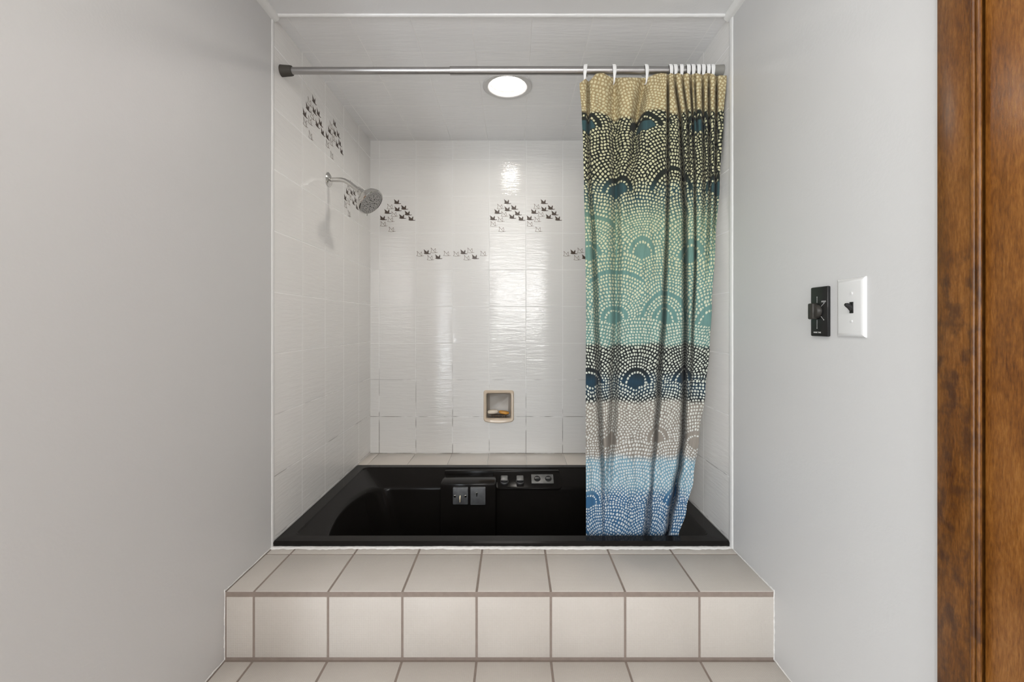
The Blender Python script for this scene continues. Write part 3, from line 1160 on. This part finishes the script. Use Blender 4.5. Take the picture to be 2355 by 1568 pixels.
ring0 = None
for i, (px, tw, lab) in enumerate(RINGS):
    if ring0 is None:
        o = ring_mesh().build('curtain_ring', M['ring'])
        ring0 = o
    else:
        o = ring0.copy()
        COL.objects.link(o)
    o.location = (P(px, 0, 1.514).x, RY, RZ)
    o.rotation_euler = (0, math.radians(-3 if tw > 0 else 4) * min(1, abs(tw)), math.radians(14 * tw))
    tag(o, lab, 'curtain ring', 'curtain rings on the rod')


# ------------------------------------------------------------------ recessed ceiling lamp
lamp = empty('recessed_light', LAMP, 'round recessed ceiling light, lit, in the tiled alcove ceiling', 'ceiling light')
w = MB()
w.lathe(LAMP, (0, 0, 1), [(0.0, 0.1065), (-0.005, 0.1065), (-0.0075, 0.103), (-0.0075, 0.086), (-0.004, 0.0800), (0.012, 0.0755)], 64)
w.build('trim_ring', M['lamp_ring'], lamp)
w = MB()
w.lathe(LAMP, (0, 0, 1), [(0.012, 0.0757), (0.030, 0.0700), (0.032, 0.0600)], 64)
w.build('baffle', M['lamp_ring'], lamp)
w = MB()
w.lathe((0, 0, 0), (0, 0, 1), [(0.0150, 0.0735), (0.0120, 0.0715), (0.0095, 0.060), (0.0085, 0.03), (0.0083, 0.001)], 64, cap1=True)
o = w.build('lens', M['lens'])
o.parent = lamp


# ------------------------------------------------------------------ shower head
SY = 1.921
fl = Vector((XL, SY, CZ + 0.625))
sh = empty('shower_sprayer', fl, 'chrome shower head on a bent arm fixed to the left tiled wall', 'shower head')
w = MB()
w.lathe(fl, (1, 0, 0), [(0.0005, 0.031), (0.003, 0.0312), (0.007, 0.026), (0.011, 0.016), (0.013, 0.0115)], 40, cap0=True, cap1=True)
w.build('flange', M['chrome'], sh)
w = MB()
SP = lambda px, py, dy=0.0: Vector(((px - VX) * SY / F, SY - dy, CZ + (VY - py) * SY / F))
pts = [fl + Vector((0.008, 0, 0)), SP(770, 413.2), SP(784, 413.4), SP(792, 415), SP(800, 419), SP(807, 424), SP(814, 429.5), SP(824, 437)]
w.tube(pts, 0.0098, 24)
w.build('arm', M['chrome'], sh)
ax = Vector((0.70, -0.20, -0.66)).normalized()
nut0 = SP(820.5, 434.5)
w = MB()
w.lathe(nut0, (pts[-1] - pts[-2]).normalized(), [(0, 0.0125), (0.002, 0.0135), (0.016, 0.0135), (0.018, 0.012)], 8, cap0=True, cap1=True, smooth=False)
w.lathe(nut0 + (pts[-1] - pts[-2]).normalized() * 0.015, ax, [(0.0, 0.012), (0.006, 0.0165), (0.016, 0.0175), (0.024, 0.0165), (0.030, 0.013)], 28, cap0=True, cap1=True)
w.build('connector', M['chrome'], sh)
FC = SP(856.5, 468.0, 0.02)
h0 = FC - ax * 0.062
w = MB()
w.lathe(h0, ax, [(0.0, 0.016), (0.012, 0.0185), (0.020, 0.030), (0.028, 0.044), (0.038, 0.054), (0.050, 0.0595), (0.058, 0.0615), (0.0635, 0.0610), (0.0655, 0.0585), (0.0645, 0.0565)], 56, cap0=True)
w.build('head_shell', M['chrome'], sh)
w = MB()
w.lathe(h0, ax, [(0.0640, 0.0568), (0.0655, 0.0550), (0.0660, 0.030), (0.0640, 0.014), (0.0635, 0.001)], 56, cap1=True)
face = w.build('spray_face', M['nozzle_face'], sh)
e1 = ax.cross(Vector((0, 0, 1))).normalized()
e2 = ax.cross(e1).normalized()
w = MB()
for rr, n, r in ((0.0500, 30, 0.0016), (0.0430, 26, 0.0019), (0.0350, 10, 0.0030), (0.0270, 14, 0.0018), (0.0185, 5, 0.0034), (0.0090, 5, 0.0024)):
    for q in range(n):
        a = 2 * PI * q / n + rr * 40
        c = h0 + ax * (0.0652 if rr > 0.012 else 0.0632) + (e1 * math.cos(a) + e2 * math.sin(a)) * rr
        w.lathe(c, ax, [(0, r), (0.0022, r * 0.8)], 8, cap0=True, cap1=True)
o = w.build('nozzles', M['nozzle'])
o.parent = face
o['kind'] = 'stuff'
for a in (math.radians(118), math.radians(12)):
    w = MB()
    dr = e1 * math.cos(a) + e2 * math.sin(a)
    c = h0 + ax * 0.058 + dr * 0.060
    w.tube([c, c + dr * 0.006 + ax * 0.002, c + dr * 0.012 + ax * 0.004], [(0.0035, 0.0025), (0.003, 0.0025), (0.002, 0.0018)], 12)
    w.build('mode_tab', M['chrome'], sh)


# ------------------------------------------------------------------ soap niche
a, b_ = P(1112, 971, YB), P(1182, 897, YB)
dish = empty('soap_dish', ((a.x + b_.x) / 2, YB, (a.z + b_.z) / 2), 'biscuit ceramic recessed soap dish set in the white back wall', 'soap dish')
w = MB()
fy = YB - 0.012


def niche_loop(x0, x1, z0, z1, r, y, sag=0.0):
    out = []
    for p in rrect(x0, x1, z0, z1, r, 0, k=8, c=6):
        f = max(0.0, 1 - ((p.x - (x0 + x1) / 2) / ((x1 - x0) / 2)) ** 2)
        low = 1.0 if p.y < (z0 + z1) / 2 else 0.0
        out.append(Vector((p.x, y, p.y - sag * f * low)))
    return out


o0, o1, q0, q1 = a.x, b_.x, a.z + 0.006, b_.z
w.loft([niche_loop(o0, o1, q0, q1, 0.014, YB + 0.001, 0.010), niche_loop(o0 + 0.001, o1 - 0.001, q0 + 0.001, q1 - 0.001, 0.014, fy + 0.004, 0.010),
        niche_loop(o0 + 0.005, o1 - 0.005, q0 + 0.005, q1 - 0.005, 0.013, fy - 0.001, 0.010),
        niche_loop(o0 + 0.013, o1 - 0.013, q0 + 0.013, q1 - 0.013, 0.010, fy, 0.007),
        niche_loop(o0 + 0.017, o1 - 0.017, q0 + 0.016, q1 - 0.017, 0.009, fy + 0.005, 0.003),
        niche_loop(o0 + 0.018, o1 - 0.018, q0 + 0.018, q1 - 0.018, 0.009, YB + 0.004, 0.0)])
w.build('frame', M['biscuit'], dish)
w = MB()
w.loft([niche_loop(o0 + 0.018, o1 - 0.018, q0 + 0.018, q1 - 0.018, 0.009, YB + 0.004), niche_loop(o0 + 0.020, o1 - 0.020, q0 + 0.020, q1 - 0.020, 0.010, YB + 0.050),
        niche_loop(o0 + 0.032, o1 - 0.032, q0 + 0.032, q1 - 0.032, 0.010, YB + 0.060)], cap1=True)
w.build('recess', M['niche'], dish)
# rack with pointed feet in the niche, two bars of soap on it
zs = q0 + 0.0195
xc = (o0 + o1) / 2
rack = empty('soap_rack', (xc, YB + 0.02, zs), 'small dark brown soap rack with pointed feet inside the soap dish', 'soap rack')
w = MB()
hw = 0.055
loops = []
for i in range(25):
    t = i / 24 * 2 - 1
    zz = zs + 0.0105 + 0.009 * t * t
    x = xc + hw * t
    loops.append([(x, YB - 0.004, zz), (x, YB + 0.040, zz), (x, YB + 0.040, zz + 0.003), (x, YB - 0.004, zz + 0.003)])
w.loft(loops, True, True, True)
w.build('tray', M['soap_rack'], rack)
for q in range(5):
    for yy in (YB + 0.002, YB + 0.034):
        w = MB()
        t = -0.72 + 0.36 * q
        zz = zs + 0.0110 + 0.009 * t * t
        w.lathe((xc + hw * t, yy, zz), (0, 0, -1), [(0, 0.0045), (zz - zs - 0.0002, 0.0015)], 10, cap0=True, cap1=True)
        w.build('foot', M['soap_rack'], rack)


def soap(name, px, py, hx, hz, rz, m, label):
    k = MB()
    n = 14
    loops = []
    for i in range(n + 1):
        ph = -PI / 2 + PI * i / n
        cz_, r = math.sin(ph), math.cos(ph)
        rr = max(0.02, r ** 0.55)
        loops.append([(hx * rr * math.copysign(abs(math.cos(u)) ** 0.8, math.cos(u)), 0.018 * rr * math.copysign(abs(math.sin(u)) ** 0.8, math.sin(u)), hz * math.copysign(abs(cz_) ** 0.8, cz_)) for u in [2 * PI * q / 28 for q in range(28)]])
    k.loft(loops, True, True, True)
    o = k.build(name, m)
    c = P(px, py, YB + 0.012)
    o.location = c
    o.rotation_euler = (0, rz, 0)
    tag(o, label, 'soap', 'soap bars in the soap dish')


soap('soap_bar', 1133.5, 946.6, 0.0310, 0.0115, math.radians(-3), M['soap_white'], 'ivory white bar of soap on the left of the soap rack')
soap('soap_bar', 1159.0, 948.2, 0.0300, 0.0092, math.radians(9), M['soap_amber'], 'amber yellow bar of soap on the right of the soap rack')


# ------------------------------------------------------------------ switches on the right wall
def wall_text(body, name, size, y, z, x, mat, parent):
    cu = bpy.data.curves.new(name, 'FONT')
    cu.body = body
    cu.size = size
    cu.align_x = 'CENTER'
    cu.align_y = 'CENTER'
    cu.extrude = 0.0002
    tmp = bpy.data.objects.new(name, cu)
    COL.objects.link(tmp)
    bpy.context.view_layer.update()
    dg = bpy.context.evaluated_depsgraph_get()
    mesh = bpy.data.meshes.new_from_object(tmp.evaluated_get(dg))
    bpy.data.objects.remove(tmp)
    mesh.transform(Matrix.Translation((x, y, z)) @ Matrix.Rotation(-PI / 2, 4, 'Z') @ Matrix.Rotation(PI / 2, 4, 'X'))
    mesh.materials.clear()
    mesh.materials.append(mat)
    o = bpy.data.objects.new(name, mesh)
    COL.objects.link(o)
    o.parent = parent
    o.matrix_parent_inverse = Matrix.Translation(parent.location).inverted()
    return o


ty0, ty1 = 1.0680, 1.0105
tz0, tz1 = CZ - 0.030, CZ + 0.0865
tim = empty('timer_switch', (XR, (ty0 + ty1) / 2, (tz0 + tz1) / 2), 'black rotary timer switch on the right wall, left of the white light switch', 'timer switch')
w = MB()
w.box((XR - 0.0075, ty1, tz0), (XR + 0.001, ty0, tz1), 0, 0.0028)
w.build('plate', M['black_plastic'], tim)
kc = Vector((XR - 0.0075, 1.0445, CZ + 0.0290))
w = MB()
w.lathe(kc, (-1, 0, 0), [(-0.001, 0.0165), (0.004, 0.0160), (0.006, 0.0150), (0.0095, 0.0142), (0.0105, 0.012)], 36, cap0=True, cap1=True)
kb = w.build('dial', M['knob_plastic'], tim)
w = MB()
w.box((kc.x - 0.0140, kc.y - 0.0045, kc.z - 0.0190), (kc.x - 0.002, kc.y + 0.0135, kc.z + 0.0190), 0, 0.0028)
o = w.build('grip', M['knob_plastic'])
o.parent = kb
# printed dial marks: a line with a dot at its end
xs = XR - 0.0077
for ang, r0, r1 in ((90, 0.020, 0.0335), (38, 0.018, 0.0300), (-42, 0.018, 0.0305), (-90, 0.020, 0.0400)):
    a_ = math.radians(ang)
    dy, dz = -math.cos(a_), math.sin(a_)
    w = MB()
    p0 = Vector((xs, kc.y + dy * r0, kc.z + dz * r0))
    p1 = Vector((xs, kc.y + dy * r1, kc.z + dz * r1))
    sd = Vector((0, -dz, dy)) * 0.0004
    w.add([p0 - sd, p1 - sd, p1 + sd, p0 + sd, p0 - sd + Vector((-.0003, 0, 0)), p1 - sd + Vector((-.0003, 0, 0)), p1 + sd + Vector((-.0003, 0, 0)), p0 + sd + Vector((-.0003, 0, 0))],
          [(0, 1, 2, 3), (4, 5, 6, 7), (0, 1, 5, 4), (1, 2, 6, 5), (2, 3, 7, 6), (3, 0, 4, 7)])
    w.lathe(p1, (-1, 0, 0), [(0, 0.0011), (0.0004, 0.0011)], 12, cap0=True, cap1=True)
    w.build('dial_mark', M['mark_white'], tim)
wall_text('HOLD', 'printed_word', 0.0054, 1.0228, CZ + 0.0510, xs, M['mark_white'], tim)
wall_text('MARK TIME', 'printed_name', 0.0050, 1.0440, CZ - 0.0210, xs, M['mark_white'], tim)

sy0, sy1 = 0.9855, 0.9068
sz0, sz1 = CZ - 0.0290, CZ + 0.0975
sw = empty('light_switch', (XR, (sy0 + sy1) / 2, (sz0 + sz1) / 2), 'white wall plate with a black toggle light switch, between timer and wooden door casing', 'light switch')
w = MB()
k = 0.006
lo = [Vector((XR + 0.0005, y, z)) for y, z in ((sy0, sz0), (sy1, sz0), (sy1, sz1), (sy0, sz1))]
cm = Vector((0, (sy0 + sy1) / 2, (sz0 + sz1) / 2))


def ins(p, d, x):
    return Vector((x, p.y - math.copysign(d, p.y - cm.y), p.z - math.copysign(d, p.z - cm.z)))


w.loft([lo, [ins(p, 0.0, XR - 0.0015) for p in lo], [ins(p, 0.0012, XR - 0.0035) for p in lo], [ins(p, 0.0075, XR - 0.0068) for p in lo], [ins(p, 0.009, XR - 0.0071) for p in lo]], cap1=True, smooth=False)
plate = w.build('plate', M['switch_white'], sw)
ym = 0.9388
zm = CZ + 0.0335
for dz in (0.0305, -0.0285):
    w = MB()
    w.lathe((XR - 0.0069, ym, zm + dz), (-1, 0, 0), [(0, 0.0034), (0.0012, 0.0030), (0.0016, 0.0014)], 18, cap0=True, cap1=True)
    o = w.build('screw', M['switch_white'])
    o.parent = plate
w = MB()
w.box((XR - 0.0085, ym - 0.0050, zm - 0.0115), (XR - 0.0060, ym + 0.0050, zm + 0.0125), 0, 0.0008)
w.tube([(XR - 0.0065, ym, zm + 0.000), (XR - 0.0125, ym, zm + 0.0035), (XR - 0.0180, ym, zm + 0.0062), (XR - 0.0210, ym, zm + 0.0072)],
       [(0.0085, 0.0044), (0.0058, 0.0040), (0.0045, 0.0036), (0.0028, 0.0026)], 18, flat=(0, 0, 1))
w.build('toggle', M['black_plastic'], sw)
